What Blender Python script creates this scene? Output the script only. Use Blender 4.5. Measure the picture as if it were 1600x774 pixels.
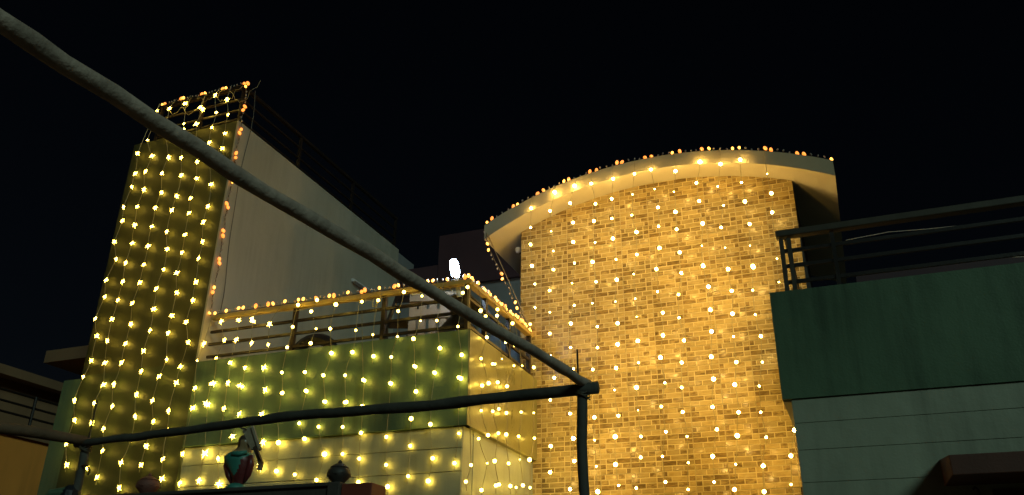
import bpy, bmesh, math, random
from mathutils import Vector, Matrix
random.seed(7)
R = math.radians
SC = bpy.context.scene
COL = SC.collection
for o in list(bpy.data.objects):
    bpy.data.objects.remove(o)

# ------------------------------------------------------------------ camera
cam_d = bpy.data.cameras.new('camera')
cam = bpy.data.objects.new('camera', cam_d); COL.objects.link(cam)
cam_d.sensor_width = 36.0
cam_d.lens = 36.0 * 1331.69 / 1600.0
cam_d.clip_start = 0.05; cam_d.clip_end = 3000
YAW, PITCH, ROLL = R(-22.057), R(24.578), R(0.833)
f = Vector((math.sin(YAW)*math.cos(PITCH), math.cos(YAW)*math.cos(PITCH), math.sin(PITCH)))
r = Vector((math.cos(YAW), -math.sin(YAW), 0)); u = r.cross(f)
r2 = r*math.cos(ROLL) + u*math.sin(ROLL); u2 = -r*math.sin(ROLL) + u*math.cos(ROLL)
m = Matrix((r2, u2, -f)).transposed().to_4x4(); m.translation = Vector((0, -6.4, 1.6))
cam.matrix_world = m
SC.camera = cam

# ------------------------------------------------------------------ night sky, faint moon-like sun, exposure
SUN_EL, SUN_AZ = R(27), R(134)      # azimuth clockwise from +y: the light comes from behind the camera, on its right
w = bpy.data.worlds.new('World'); SC.world = w; w.use_nodes = True
nt = w.node_tree; nt.nodes.clear()
sky = nt.nodes.new('ShaderNodeTexSky'); sky.sky_type = 'NISHITA'; sky.sun_disc = False
sky.sun_elevation = SUN_EL; sky.sun_rotation = SUN_AZ
bg = nt.nodes.new('ShaderNodeBackground'); bg.inputs[1].default_value = 0.0006
wo = nt.nodes.new('ShaderNodeOutputWorld')
nt.links.new(sky.outputs[0], bg.inputs[0]); nt.links.new(bg.outputs[0], wo.inputs[0])
sd = bpy.data.lights.new('sun', 'SUN'); sd.energy = 0.58; sd.angle = R(14); sd.color = (0.64, 1.0, 0.86)
sun = bpy.data.objects.new('sun', sd); COL.objects.link(sun)
to_sun = Vector((math.sin(SUN_AZ)*math.cos(SUN_EL), math.cos(SUN_AZ)*math.cos(SUN_EL), math.sin(SUN_EL)))
sun.rotation_euler = to_sun.to_track_quat('Z', 'Y').to_euler()
sun.location = to_sun*40
SC.view_settings.view_transform = 'Standard'; SC.view_settings.look = 'None'
SC.view_settings.exposure = 0.0; SC.view_settings.gamma = 1.0; SC.view_settings.use_curve_mapping = False
SC.render.engine = 'CYCLES'
cy = SC.cycles
cy.use_denoising = True
cy.max_bounces = 6; cy.diffuse_bounces = 3; cy.glossy_bounces = 3; cy.transmission_bounces = 4
cy.caustics_reflective = False; cy.caustics_refractive = False
cy.sample_clamp_indirect = 2.0; cy.sample_clamp_direct = 0
cy.use_light_tree = True

# ------------------------------------------------------------------ materials
def mat(name):
    mt = bpy.data.materials.new(name); mt.use_nodes = True
    n = mt.node_tree; b = n.nodes['Principled BSDF']
    return mt, n, b

def paint(name, col, col2=None, rough=0.45, scale=2.0, detail=6, bump=0.15, bscale=60, spec=0.5, coat=0.0, metal=0.0, streak=True, wave=0.0, stain=0.0):
    """painted plaster, metal or plastic: two close tones in soft patches, grime, fine relief"""
    mt, n, b = mat(name)
    col2 = col2 or tuple(c*0.75 for c in col)
    tc = n.nodes.new('ShaderNodeTexCoord')
    n1 = n.nodes.new('ShaderNodeTexNoise'); n1.inputs['Scale'].default_value = scale; n1.inputs['Detail'].default_value = detail; n1.inputs['Roughness'].default_value = 0.6
    mp = n.nodes.new('ShaderNodeMapping')
    if streak: mp.inputs['Scale'].default_value = (1.0, 1.0, 0.45)
    n.links.new(tc.outputs['Object'], mp.inputs[0]); n.links.new(mp.outputs[0], n1.inputs['Vector'])
    cr = n.nodes.new('ShaderNodeValToRGB')
    cr.color_ramp.elements[0].position = 0.32; cr.color_ramp.elements[1].position = 0.68
    cr.color_ramp.elements[0].color = (*col2, 1); cr.color_ramp.elements[1].color = (*col, 1)
    n.links.new(n1.outputs[0], cr.inputs[0])
    if stain:                                  # rain marks and damp patches
        m2 = n.nodes.new('ShaderNodeMapping'); m2.inputs['Scale'].default_value = (7.0, 7.0, 0.55)
        s1 = n.nodes.new('ShaderNodeTexNoise'); s1.inputs['Scale'].default_value = 1.0; s1.inputs['Detail'].default_value = 7; s1.inputs['Roughness'].default_value = 0.62
        s2 = n.nodes.new('ShaderNodeTexNoise'); s2.inputs['Scale'].default_value = 0.9; s2.inputs['Detail'].default_value = 3
        ml = n.nodes.new('ShaderNodeMath'); ml.operation = 'MULTIPLY'
        rg = n.nodes.new('ShaderNodeMapRange'); rg.inputs[1].default_value = 0.22; rg.inputs[2].default_value = 0.40; rg.inputs[3].default_value = 0.0; rg.inputs[4].default_value = stain
        mx = n.nodes.new('ShaderNodeMix'); mx.data_type = 'RGBA'
        mx.inputs[7].default_value = (*[c*0.42 for c in col2], 1)
        n.links.new(tc.outputs['Object'], m2.inputs[0]); n.links.new(m2.outputs[0], s1.inputs['Vector']); n.links.new(tc.outputs['Object'], s2.inputs['Vector'])
        n.links.new(s1.outputs[0], ml.inputs[0]); n.links.new(s2.outputs[0], ml.inputs[1]); n.links.new(ml.outputs[0], rg.inputs[0])
        n.links.new(rg.outputs[0], mx.inputs[0]); n.links.new(cr.outputs[0], mx.inputs[6]); n.links.new(mx.outputs[2], b.inputs['Base Color'])
    else: n.links.new(cr.outputs[0], b.inputs['Base Color'])
    n2 = n.nodes.new('ShaderNodeTexNoise'); n2.inputs['Scale'].default_value = bscale; n2.inputs['Detail'].default_value = 4
    n.links.new(tc.outputs['Object'], n2.inputs['Vector'])
    bp = n.nodes.new('ShaderNodeBump'); bp.inputs['Strength'].default_value = bump; bp.inputs['Distance'].default_value = 0.01
    n.links.new(n2.outputs[0], bp.inputs['Height'])
    last = bp
    if wave:
        n3 = n.nodes.new('ShaderNodeTexNoise'); n3.inputs['Scale'].default_value = 7; n3.inputs['Detail'].default_value = 2
        n.links.new(tc.outputs['Object'], n3.inputs['Vector'])
        bw = n.nodes.new('ShaderNodeBump'); bw.inputs['Strength'].default_value = wave; bw.inputs['Distance'].default_value = 0.05
        n.links.new(n3.outputs[0], bw.inputs['Height']); n.links.new(bp.outputs[0], bw.inputs['Normal'])
        last = bw
    n.links.new(last.outputs[0], b.inputs['Normal'])
    mr = n.nodes.new('ShaderNodeMapRange'); mr.inputs[3].default_value = max(rough-0.1, 0.05); mr.inputs[4].default_value = min(rough+0.12, 1)
    n.links.new(n1.outputs[0], mr.inputs[0]); n.links.new(mr.outputs[0], b.inputs['Roughness'])
    b.inputs['Specular IOR Level'].default_value = spec
    b.inputs['Metallic'].default_value = metal
    b.inputs['Coat Weight'].default_value = coat; b.inputs['Coat Roughness'].default_value = 0.15
    return mt

def glow(name, col, strength):
    mt, n, b = mat(name)
    b.inputs['Base Color'].default_value = (0.8, 0.75, 0.6, 1)
    b.inputs['Emission Color'].default_value = (*col, 1)
    b.inputs['Emission Strength'].default_value = strength
    b.inputs['Roughness'].default_value = 0.3
    return mt

def tile_mat(name, light, dark, amount, scale=22, rough=0.3):
    """moulded ceramic brick face: a fired tone with darker mottling, each tile a little different"""
    mt, n, b = mat(name)
    tc = n.nodes.new('ShaderNodeTexCoord'); oi = n.nodes.new('ShaderNodeObjectInfo')
    ad = n.nodes.new('ShaderNodeVectorMath'); ad.operation = 'ADD'
    mu = n.nodes.new('ShaderNodeMath'); mu.operation = 'MULTIPLY'; mu.inputs[1].default_value = 31
    n.links.new(oi.outputs['Random'], mu.inputs[0])
    n.links.new(tc.outputs['Object'], ad.inputs[0]); n.links.new(mu.outputs[0], ad.inputs[1])
    mp = n.nodes.new('ShaderNodeMapping'); mp.inputs['Scale'].default_value = (0.55, 1, 1.5)
    n.links.new(ad.outputs[0], mp.inputs[0])
    n1 = n.nodes.new('ShaderNodeTexNoise'); n1.inputs['Scale'].default_value = scale; n1.inputs['Detail'].default_value = 5; n1.inputs['Roughness'].default_value = 0.65
    n.links.new(mp.outputs[0], n1.inputs['Vector'])
    cr = n.nodes.new('ShaderNodeValToRGB')
    cr.color_ramp.elements[0].position = amount - 0.09; cr.color_ramp.elements[1].position = amount + 0.09
    cr.color_ramp.elements[0].color = (*dark, 1); cr.color_ramp.elements[1].color = (*light, 1)
    n.links.new(n1.outputs[0], cr.inputs[0])
    hs = n.nodes.new('ShaderNodeHueSaturation')
    vr = n.nodes.new('ShaderNodeMapRange'); vr.inputs[3].default_value = 0.80; vr.inputs[4].default_value = 1.16
    n.links.new(oi.outputs['Random'], vr.inputs[0]); n.links.new(vr.outputs[0], hs.inputs['Value'])
    n.links.new(cr.outputs[0], hs.inputs['Color']); n.links.new(hs.outputs[0], b.inputs['Base Color'])
    bp = n.nodes.new('ShaderNodeBump'); bp.inputs['Strength'].default_value = 0.3; bp.inputs['Distance'].default_value = 0.002
    n.links.new(n1.outputs[0], bp.inputs['Height']); n.links.new(bp.outputs[0], b.inputs['Normal'])
    b.inputs['Roughness'].default_value = rough
    b.inputs['Coat Weight'].default_value = 0.35; b.inputs['Coat Roughness'].default_value = 0.16
    return mt

M = {}
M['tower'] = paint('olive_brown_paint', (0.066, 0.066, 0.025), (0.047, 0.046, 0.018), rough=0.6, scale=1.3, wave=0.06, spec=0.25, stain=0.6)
M['green'] = paint('green_gloss_paint', (0.115, 0.185, 0.11), (0.09, 0.148, 0.088), rough=0.5, scale=1.6, wave=0.08, bump=0.2, spec=0.35, stain=0.7)
M['pale'] = paint('pale_sea_green_paint', (0.38, 0.40, 0.30), (0.31, 0.33, 0.245), rough=0.5, scale=1.8, wave=0.1, stain=0.45)
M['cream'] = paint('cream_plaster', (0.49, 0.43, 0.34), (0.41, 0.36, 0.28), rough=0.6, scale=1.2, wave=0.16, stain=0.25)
M['side'] = paint('bulb_lit_yellow_paint', (0.22, 0.20, 0.07), (0.18, 0.16, 0.055), rough=0.3, scale=1.6, wave=0.1)  # yellow of the bulb light put into the parapet end's colour
M['fascia'] = paint('grey_green_fascia_paint', (0.42, 0.36, 0.24), (0.34, 0.29, 0.19), rough=0.6, scale=2.5)
M['soffit'] = paint('cream_soffit_plaster', (0.55, 0.50, 0.38), (0.48, 0.43, 0.32), rough=0.7, scale=1.5)
M['maroon'] = paint('maroon_wall_paint', (0.07, 0.03, 0.04), (0.05, 0.022, 0.03), rough=0.6)
M['grey'] = paint('grey_plaster', (0.26, 0.25, 0.25), (0.2, 0.19, 0.19), rough=0.7)
M['floor'] = paint('cement_floor', (0.28, 0.26, 0.23), rough=0.8, streak=False)
M['rail'] = paint('dark_iron_paint', (0.022, 0.013, 0.010), (0.014, 0.009, 0.007), rough=0.45, scale=12)
M['handrail'] = paint('ochre_handrail_paint', (0.50, 0.36, 0.12), (0.40, 0.27, 0.08), rough=0.4, scale=9)
M['greyrail'] = paint('olive_grey_handrail_paint', (0.075, 0.06, 0.04), (0.055, 0.043, 0.03), rough=0.5, scale=9)
M['shadedwood'] = paint('shade_darkened_wood', (0.085, 0.075, 0.06), (0.05, 0.045, 0.038), rough=0.8, scale=9, bump=0.5, bscale=35)  # pole wood darkened in colour to stand in for shade
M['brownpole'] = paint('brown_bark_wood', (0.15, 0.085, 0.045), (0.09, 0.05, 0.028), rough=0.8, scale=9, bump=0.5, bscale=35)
M['wood'] = paint('weathered_pole_wood', (0.54, 0.41, 0.33), (0.30, 0.225, 0.18), rough=0.85, scale=14, detail=9, bump=0.45, bscale=70)
M['board'] = paint('bleached_board', (0.46, 0.38, 0.27), (0.28, 0.20, 0.13), rough=0.8, scale=14, bump=0.5)
M['darkwood'] = paint('dark_stained_wood', (0.10, 0.055, 0.035), rough=0.7, scale=14)
M['wire'] = paint('pale_wire_sheath', (0.34, 0.29, 0.17), rough=0.5, scale=30)
M['darkwire'] = paint('green_brown_wire_sheath', (0.09, 0.07, 0.045), rough=0.5, scale=30)
M['white_wire'] = paint('white_cable_sheath', (0.6, 0.58, 0.55), rough=0.5, scale=30)
M['tape'] = paint('brown_packing_tape', (0.36, 0.25, 0.13), rough=0.4, scale=18)
M['glass_off'] = paint('unlit_bulb_plastic', (0.46, 0.36, 0.30), rough=0.25, scale=30)
M['red'] = paint('red_oxide_paint', (0.26, 0.055, 0.03), (0.19, 0.04, 0.025), rough=0.6, scale=4)
M['shade'] = paint('red_brown_sunshade_paint', (0.12, 0.04, 0.025), (0.085, 0.028, 0.018), rough=0.6, scale=4)
M['darkwall'] = paint('dark_wall_cement', (0.075, 0.06, 0.05), (0.05, 0.04, 0.035), rough=0.9, scale=5, bump=0.5)  # mottled dark tone for the yard wall and stair block
M['pot'] = paint('terracotta_clay', (0.22, 0.08, 0.055), (0.13, 0.05, 0.04), rough=0.7, scale=14)
M['darkpot'] = paint('blackened_clay', (0.055, 0.045, 0.04), (0.035, 0.028, 0.025), rough=0.6, scale=14)
M['teal'] = paint('teal_statue_paint', (0.06, 0.27, 0.21), (0.04, 0.19, 0.15), rough=0.5, scale=14)
M['darkred'] = paint('dark_red_statue_paint', (0.16, 0.025, 0.025), (0.10, 0.02, 0.02), rough=0.35, scale=14)
M['skin'] = paint('tan_statue_paint', (0.34, 0.22, 0.11), (0.25, 0.15, 0.07), rough=0.5, scale=14)
M['brown'] = paint('dark_brown_statue_paint', (0.07, 0.045, 0.03), rough=0.5, scale=14)
M['neigh'] = paint('lamplit_orange_plaster', (0.95, 0.36, 0.06), (0.82, 0.30, 0.05), rough=0.8, scale=1.1, stain=0.4)  # cream plaster with orange lamplight put into its colour
M['neighdark'] = paint('brown_plaster', (0.27, 0.15, 0.075), (0.2, 0.11, 0.055), rough=0.8, scale=2)
M['blue'] = paint('blue_tarpaulin', (0.045, 0.11, 0.42), (0.035, 0.085, 0.33), rough=0.75, scale=6, spec=0.15)
M['plastic'] = paint('cream_plastic', (0.30, 0.21, 0.13), (0.25, 0.175, 0.11), rough=0.4, scale=5)
M['black'] = paint('black_plastic_sheet', (0.02, 0.02, 0.024), rough=0.4, scale=8, wave=0.3)
M['lampwhite'] = paint('white_lamp_plastic', (0.75, 0.75, 0.75), rough=0.4)
M['ground'] = paint('packed_earth', (0.16, 0.12, 0.085), (0.10, 0.075, 0.055), rough=0.95, scale=0.8, streak=False, bump=0.6)
M['pane'] = paint('dark_window_glass', (0.015, 0.02, 0.022), rough=0.12, scale=3)
M['grout'] = paint('pale_grout', (0.66, 0.55, 0.30), (0.58, 0.47, 0.25), rough=0.7, scale=12)
M['b_light'] = tile_mat('pale_brick_glaze', (0.45, 0.335, 0.135), (0.34, 0.245, 0.085), 0.47)
M['b_mott'] = tile_mat('mottled_brick_glaze', (0.40, 0.29, 0.11), (0.17, 0.105, 0.025), 0.50, 30)
M['b_dark'] = tile_mat('dark_brick_glaze', (0.30, 0.20, 0.065), (0.16, 0.10, 0.026), 0.50, 26)
WARM = (1.0, 0.61, 0.14)
M['lit'] = glow('warm_led_glow', WARM, 118)
M['lit_soft'] = glow('soft_warm_led_glow', (1.0, 0.66, 0.085), 52)
M['lit_small'] = glow('small_warm_led_glow', (1.0, 0.66, 0.085), 33)
M['oliveg'] = paint('olive_green_paint', (0.058, 0.072, 0.03), (0.042, 0.052, 0.022), rough=0.55, scale=1.5, wave=0.07, spec=0.3, stain=0.6)
M['amber'] = glow('amber_led_glow', (1.0, 0.25, 0.02), 1.9)
M['gold'] = glow('golden_led_glow', (1.0, 0.40, 0.05), 5)
M['lamp'] = glow('cool_white_lamp_glow', (0.60, 0.80, 1.0), 85)

# ------------------------------------------------------------------ mesh helpers
class MB:
    def __init__(s): s.v = []; s.f = []; s.mi = []
    def add(s, vs, fs, mi=0):
        k = len(s.v); s.v += [tuple(v) for v in vs]
        s.f += [tuple(i+k for i in q) for q in fs]; s.mi += [mi]*len(fs)
        return s
    def box(s, x0, x1, y0, y1, z0, z1, mi=0):
        v = [(x0,y0,z0),(x1,y0,z0),(x1,y1,z0),(x0,y1,z0),(x0,y0,z1),(x1,y0,z1),(x1,y1,z1),(x0,y1,z1)]
        return s.add(v, [(0,3,2,1),(4,5,6,7),(0,1,5,4),(1,2,6,5),(2,3,7,6),(3,0,4,7)], mi)
    def bar(s, a, b, wd, hd, mi=0):
        a, b = Vector(a), Vector(b); d = (b-a).normalized()
        up = Vector((0,0,1)) if abs(d.z) < 0.95 else Vector((0,1,0))
        sx = d.cross(up).normalized()*wd/2; sy = sx.cross(d).normalized()*hd/2
        v = []
        for p in (a, b):
            v += [p-sx-sy, p+sx-sy, p+sx+sy, p-sx+sy]
        return s.add(v, [(0,1,2,3),(7,6,5,4),(0,4,5,1),(1,5,6,2),(2,6,7,3),(3,7,4,0)], mi)
    def tube(s, pts, rad, n=6, mi=0, cap=True, rough=0.0):
        pts = [Vector(p) for p in pts]
        if not isinstance(rad, (list, tuple)): rad = [rad]*len(pts)
        rings = []; prev = None
        for i, p in enumerate(pts):
            d = (pts[min(i+1, len(pts)-1)] - pts[max(i-1, 0)]).normalized()
            ref = prev if prev is not None else (Vector((0,0,1)) if abs(d.z) < 0.9 else Vector((1,0,0)))
            a = (ref - d*ref.dot(d)).normalized(); b = d.cross(a); prev = a
            rings.append([p + (a*math.cos(2*math.pi*k/n) + b*math.sin(2*math.pi*k/n))*rad[i]*(1+random.uniform(-rough, rough)) for k in range(n)])
        v = [q for rg in rings for q in rg]; fs = []
        for i in range(len(pts)-1):
            for k in range(n):
                fs.append((i*n+k, i*n+(k+1)%n, (i+1)*n+(k+1)%n, (i+1)*n+k))
        if cap:
            fs.append(tuple(range(n-1, -1, -1))); e = (len(pts)-1)*n; fs.append(tuple(range(e, e+n)))
        return s.add(v, fs, mi)
    def lathe(s, prof, n=16, c=(0,0,0), mi=0, sx=1.0, sy=1.0):
        v = []; fs = []
        for rr, z in prof:
            for k in range(n):
                a = 2*math.pi*k/n
                v.append((c[0]+rr*math.cos(a)*sx, c[1]+rr*math.sin(a)*sy, c[2]+z))
        for i in range(len(prof)-1):
            for k in range(n):
                fs.append((i*n+k, i*n+(k+1)%n, (i+1)*n+(k+1)%n, (i+1)*n+k))
        fs.append(tuple(range(n-1, -1, -1))); e = (len(prof)-1)*n; fs.append(tuple(range(e, e+n)))
        return s.add(v, fs, mi)
    def mesh(s, name, mats, smooth=False):
        me = bpy.data.meshes.new(name); me.from_pydata(s.v, [], s.f)
        for k in (mats if isinstance(mats, (list, tuple)) else [mats]): me.materials.append(M[k])
        me.polygons.foreach_set('material_index', s.mi)
        if smooth: me.polygons.foreach_set('use_smooth', [True]*len(s.f))
        me.update(); return me
    def build(s, name, mats, parent=None, smooth=False, bevel=0.0):
        return link(name, s.mesh(name, mats, smooth), parent, bevel=bevel)

def link(name, me, parent=None, loc=None, bevel=0.0):
    o = bpy.data.objects.new(name, me); COL.objects.link(o)
    if parent is not None:
        o.parent = parent
        root = parent
        off = Vector((0,0,0))
        while root is not None:
            off += root.location; root = root.parent
        o.location = (Vector(loc) if loc is not None else Vector((0,0,0))) - off      # all coordinates are given in the world
    elif loc is not None: o.location = loc
    if bevel:
        bv = o.modifiers.new('bevel', 'BEVEL'); bv.width = bevel; bv.segments = 2; bv.limit_method = 'ANGLE'
    return o

def tag(o, label=None, cat=None, group=None, kind=None):
    if label: o['label'] = label
    if cat: o['category'] = cat
    if group: o['group'] = group
    if kind: o['kind'] = kind
    return o

def thing(name, loc, label, cat, group=None):
    e = bpy.data.objects.new(name, None); COL.objects.link(e); e.location = loc; e.empty_display_size = 0.1
    return tag(e, label, cat, group)

def box(name, mk, parent, x0, x1, y0, y1, z0, z1, bevel=0.0):
    return MB().box(x0, x1, y0, y1, z0, z1).build(name, mk, parent, bevel=bevel)

# ------------------------------------------------------------------ ground
g = MB(); N = 24
for i in range(N+1):
    for j in range(N+1):
        g.v.append(((i/N-0.5)*600, (j/N-0.5)*600, 0.0))
for i in range(N):
    for j in range(N):
        g.f.append((i*(N+1)+j, (i+1)*(N+1)+j, (i+1)*(N+1)+j+1, i*(N+1)+j+1)); g.mi.append(0)
tag(g.build('ground', 'ground'), kind='structure')

# ------------------------------------------------------------------ the house
ZB, ZT, ZH = 3.203, 4.038, 4.54           # bottom and top of the green band, top of the handrail
TX0, TX1, TZ = -7.45, -5.94, 6.86         # tower
BX = -2.976                               # right end of the left block
WX = -0.45                                # left end of the right wing's band
BY = 1.70                                 # front of the brick-tiled stair block
house = thing('house', (-4.0, 2.0, 0.0), 'two storey house with tall tower, brick-tiled stair block and arched roof', 'house')

# tower: olive-brown shaft with cream inner side, green base
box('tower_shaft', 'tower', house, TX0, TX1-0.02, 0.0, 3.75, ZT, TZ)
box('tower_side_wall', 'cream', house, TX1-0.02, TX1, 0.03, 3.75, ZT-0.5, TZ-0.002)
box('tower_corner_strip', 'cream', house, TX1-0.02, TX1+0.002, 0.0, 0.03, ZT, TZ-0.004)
box('tower_rear_wall', 'grey', house, TX0+0.3, TX1-0.035, 3.75, 4.3, 0.0, TZ-0.02)
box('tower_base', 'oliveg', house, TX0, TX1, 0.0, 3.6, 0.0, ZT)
box('side_wing', 'green', house, -7.69, TX0, 0.003, 3.5, 0.0, ZT-0.03)
# left block: green band round the terrace, paler courses below
o = box('parapet', 'green', house, TX1, BX-0.004, 0.0, 0.13, ZB, ZT); tag(o, 'green front band of the terrace parapet')
o = box('parapet', 'side', house, BX-0.13, BX, 0.006, BY, ZB, ZT-0.003); tag(o, 'right end of the terrace parapet, bulb light in its yellow colour')
box('terrace_floor', 'floor', house, TX1, BX-0.13, 0.13, 4.2, ZB+0.02, 3.55)
lower = box('lower_wall', 'pale', house, TX1, BX-0.05, 0.045, 0.25, 0.0, ZB)
zc = ZB - 0.006
hs = [0.170, 0.189, 0.195, 0.195, 0.195]
for h in hs:                               # raised plaster courses with recessed joints
    x = TX1 + 0.004
    MB().box(x, BX-0.052, 0.030, 0.046, zc-h, zc).build('course', 'pale', lower, bevel=0.004)
    zc -= h + 0.005
box('end_wall', 'pale', house, BX-0.19, BX-0.045, 0.25, BY, 0.0, ZB)
# stair block behind, its front clad in brick-patterned tiles
SX0, SX1 = -3.168, -0.22
CX, CZ, RS, RT = -1.575, 2.218, 3.887, 4.092
stair = MB()
prof = [(SX0, 0.0), (SX1, 0.0)]
arc = [(x, CZ + math.sqrt(RS*RS-(x-CX)**2)) for x in [SX1 + (SX0-SX1)*k/20 for k in range(21)]]
ring = prof + arc; n = len(ring)
v = [(x, BY, z+0.02*(z > 1)) for x, z in ring] + [(x, 4.2, z+0.02*(z > 1)) for x, z in ring]
stair.add(v, [tuple(range(n)), tuple(range(2*n-1, n-1, -1))] + [(k, k+n, (k+1) % n+n, (k+1) % n) for k in range(n)])
stair = stair.build('stair_block', 'darkwall', house)

def brick_tile_mesh(flip, name):
    W, H = 0.303, 0.198
    rows = [[(0,.15,2),(.15,.57,0),(.57,.80,1),(.80,1,0)],
            [(0,.27,1),(.27,.80,0),(.80,1,2)],
            [(0,.45,2),(.45,.80,1),(.80,1,0)],
            [(0,.30,0),(.30,.66,0),(.66,1,0)]]
    mb = MB(); mb.box(0.0012, W-0.0012, -0.006, -0.0005, 0.0012, H-0.0012, 3)
    rh = H/4
    for i, row in enumerate(rows):
        for a, b, k in row:
            if flip: a, b, z1 = 1-b, 1-a, H-(3-i)*rh
            else: z1 = H-i*rh
            z0 = z1-rh
            g_, c = 0.0040, 0.0015
            x0, x1 = a*W+g_, b*W-g_; z0 += g_; z1 -= g_
            yb, yf = -0.0055, -0.0088 - 0.0008*k
            v = [(x0,yb,z0),(x1,yb,z0),(x1,yb,z1),(x0,yb,z1),(x0+c,yf,z0+c),(x1-c,yf,z0+c),(x1-c,yf,z1-c),(x0+c,yf,z1-c)]
            mb.add(v, [(4,5,6,7),(0,1,5,4),(1,2,6,5),(2,3,7,6),(3,0,4,7)], k)
    return mb.mesh(name, ['b_light', 'b_mott', 'b_dark', 'grout'])
tile_me = [brick_tile_mesh(False, 'tile'), brick_tile_mesh(True, 'tile_turned')]

def cut(me, planes):
    bm = bmesh.new(); bm.from_mesh(me)
    for co, no in planes:
        bmesh.ops.bisect_plane(bm, geom=bm.verts[:]+bm.edges[:]+bm.faces[:], plane_co=co, plane_no=no, clear_outer=True)
    m2 = me.copy(); bm.to_mesh(m2); bm.free(); return m2

for cidx in range(-6, 4):
    for ridx in range(-11, 7):
        x0 = -1.414 + 0.303*cidx; z0 = 4.815 + 0.198*ridx
        if z0 + 0.198 < 2.70: continue
        if x0 > -0.6 and z0 + 0.2 < 3.0: continue
        xm = x0 + 0.15
        zs = lambda x: CZ + math.sqrt(RS*RS - (x-CX)**2)
        if z0 > max(zs(max(x0, SX0)), zs(min(x0+0.303, SX1))) - 0.01: continue
        me = tile_me[1 if random.random() < 0.16 else 0]
        planes = []
        if x0 < SX0: planes.append(((SX0-x0, 0, 0), (-1, 0, 0)))
        if x0 + 0.303 > SX1: planes.append(((SX1-x0, 0, 0), (1, 0, 0)))
        if z0 + 0.198 > min(zs(x0 if x0 > SX0 else SX0), zs(min(x0+0.303, SX1))):
            xa, xb = x0, x0+0.303
            dz = zs(xb)-zs(xa)
            planes.append(((0, 0, zs(xa)+0.012-z0), (-dz, 0, xb-xa)))
        if planes: me = cut(me, planes)
        if len(me.polygons) == 0: continue
        t = link('tile', me, stair, (x0+random.uniform(-.0008, .0008), BY-random.uniform(0.0, 0.002), z0+random.uniform(-.0008, .0008)))

# arched roof slab
RX0, RX1, RY0, RY1 = -3.494, 0.188, 1.395, 4.35
K = 48
roof = MB(); xs = [RX0 + (RX1-RX0)*k/K for k in range(K+1)]
top = [CZ - 0.059 + math.sqrt(RT*RT-(x-CX)**2) for x in xs]; bot = [CZ + math.sqrt(RS*RS-(x-CX)**2) for x in xs]
v = []
for x, a, b in zip(xs, top, bot): v += [(x, RY0, a), (x, RY0, b), (x, RY1, a), (x, RY1, b)]
fs = []; mi = []
for k in range(K):
    a = 4*k; b = a+4
    fs += [(a+1, b+1, b, a), (a, b, b+2, a+2), (a+3, b+3, b+1, a+1), (a+2, b+2, b+3, a+3)]; mi += [0, 0, 1, 0]
fs += [(0, 2, 3, 1), (4*K+1, 4*K+3, 4*K+2, 4*K)]; mi += [0, 0]
roof.v = v; roof.f = fs; roof.mi = mi
roof.build('arched_roof', ['fascia', 'soffit'], house)

# right wing
wing_top = 5.0
o = box('parapet', 'green', house, WX, wing_top, 0.0, 0.13, ZB, ZT); tag(o, 'dark green band of the right wing parapet')
box('parapet', 'green', house, WX, WX+0.13, 0.13, BY-0.01, ZB, ZT-0.003)
box('wing_floor', 'floor', house, WX+0.13, wing_top, 0.13, 4.2, ZB+0.02, 3.5)
box('wing_soffit', 'soffit', house, WX+0.004, -0.30, 0.05, BY-0.02, ZB-0.008, ZB-0.001)
wl = box('lower_wall', 'pale', house, -0.388+0.004, wing_top, 0.020, 0.25, 0.0, ZB-0.002)
zc = ZB-0.006
for h in [0.170, 0.189, 0.222, 0.222, 0.222]:
    MB().box(-0.388, wing_top, 0.014, 0.021, zc-h, zc).build('course', 'pale', wl, bevel=0.002)
    zc -= h+0.003
box('wing_side_wall', 'pale', house, -0.384, -0.2, 0.25, BY-0.02, 0.0, ZB-0.014)
box('wing_rear_wall', 'maroon', house, 0.3, wing_top, 4.2, 4.4, 0.0, 5.75)
# sunshade over the right window, with the window under it
sh = MB(); a, b = 0.507, 3.2
sh.add([(a,0.03,2.545),(b,0.03,2.545),(b,0.03,2.722),(a,0.03,2.722),(a+.018,-0.45,2.54),(b,-0.45,2.54),(b,-0.45,2.663),(a+.018,-0.45,2.663)],
       [(0,3,2,1),(4,5,6,7),(0,1,5,4),(1,2,6,5),(2,3,7,6),(3,0,4,7)])
sh.build('sunshade', 'shade', house, bevel=0.006)
win = box('window', 'darkwood', house, 0.78, 2.4, 0.0, 0.06, 1.3, 2.512)
for k in range(3): box('pane', 'pane', win, 0.86+k*0.51, 1.30+k*0.51, -0.008, 0.012, 1.38, 2.43)
hk = MB().tube([(0.69, 0.03, 2.47), (0.69, -0.05, 2.475), (0.69, -0.07, 2.50), (0.675, -0.07, 2.517), (0.66, -0.07, 2.505)], 0.009, 7)
hk.build('hook', 'rail', house)

# back of the left terrace
box('rear_wall', 'grey', house, TX1+0.005, SX0-0.005, 3.9, 4.15, 3.55, 6.2)
box('rear_parapet', 'maroon', house, -5.32, SX0-0.005, 3.85, 4.1, 6.2, 7.03)
box('rear_parapet', 'maroon', house, TX1+0.005, -5.325, 3.85, 4.1, 6.2, 6.56)
box('eave_slab', 'neighdark', house, -9.0, TX0-0.01, 0.75, 2.4, 4.55, 4.70)

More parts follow.
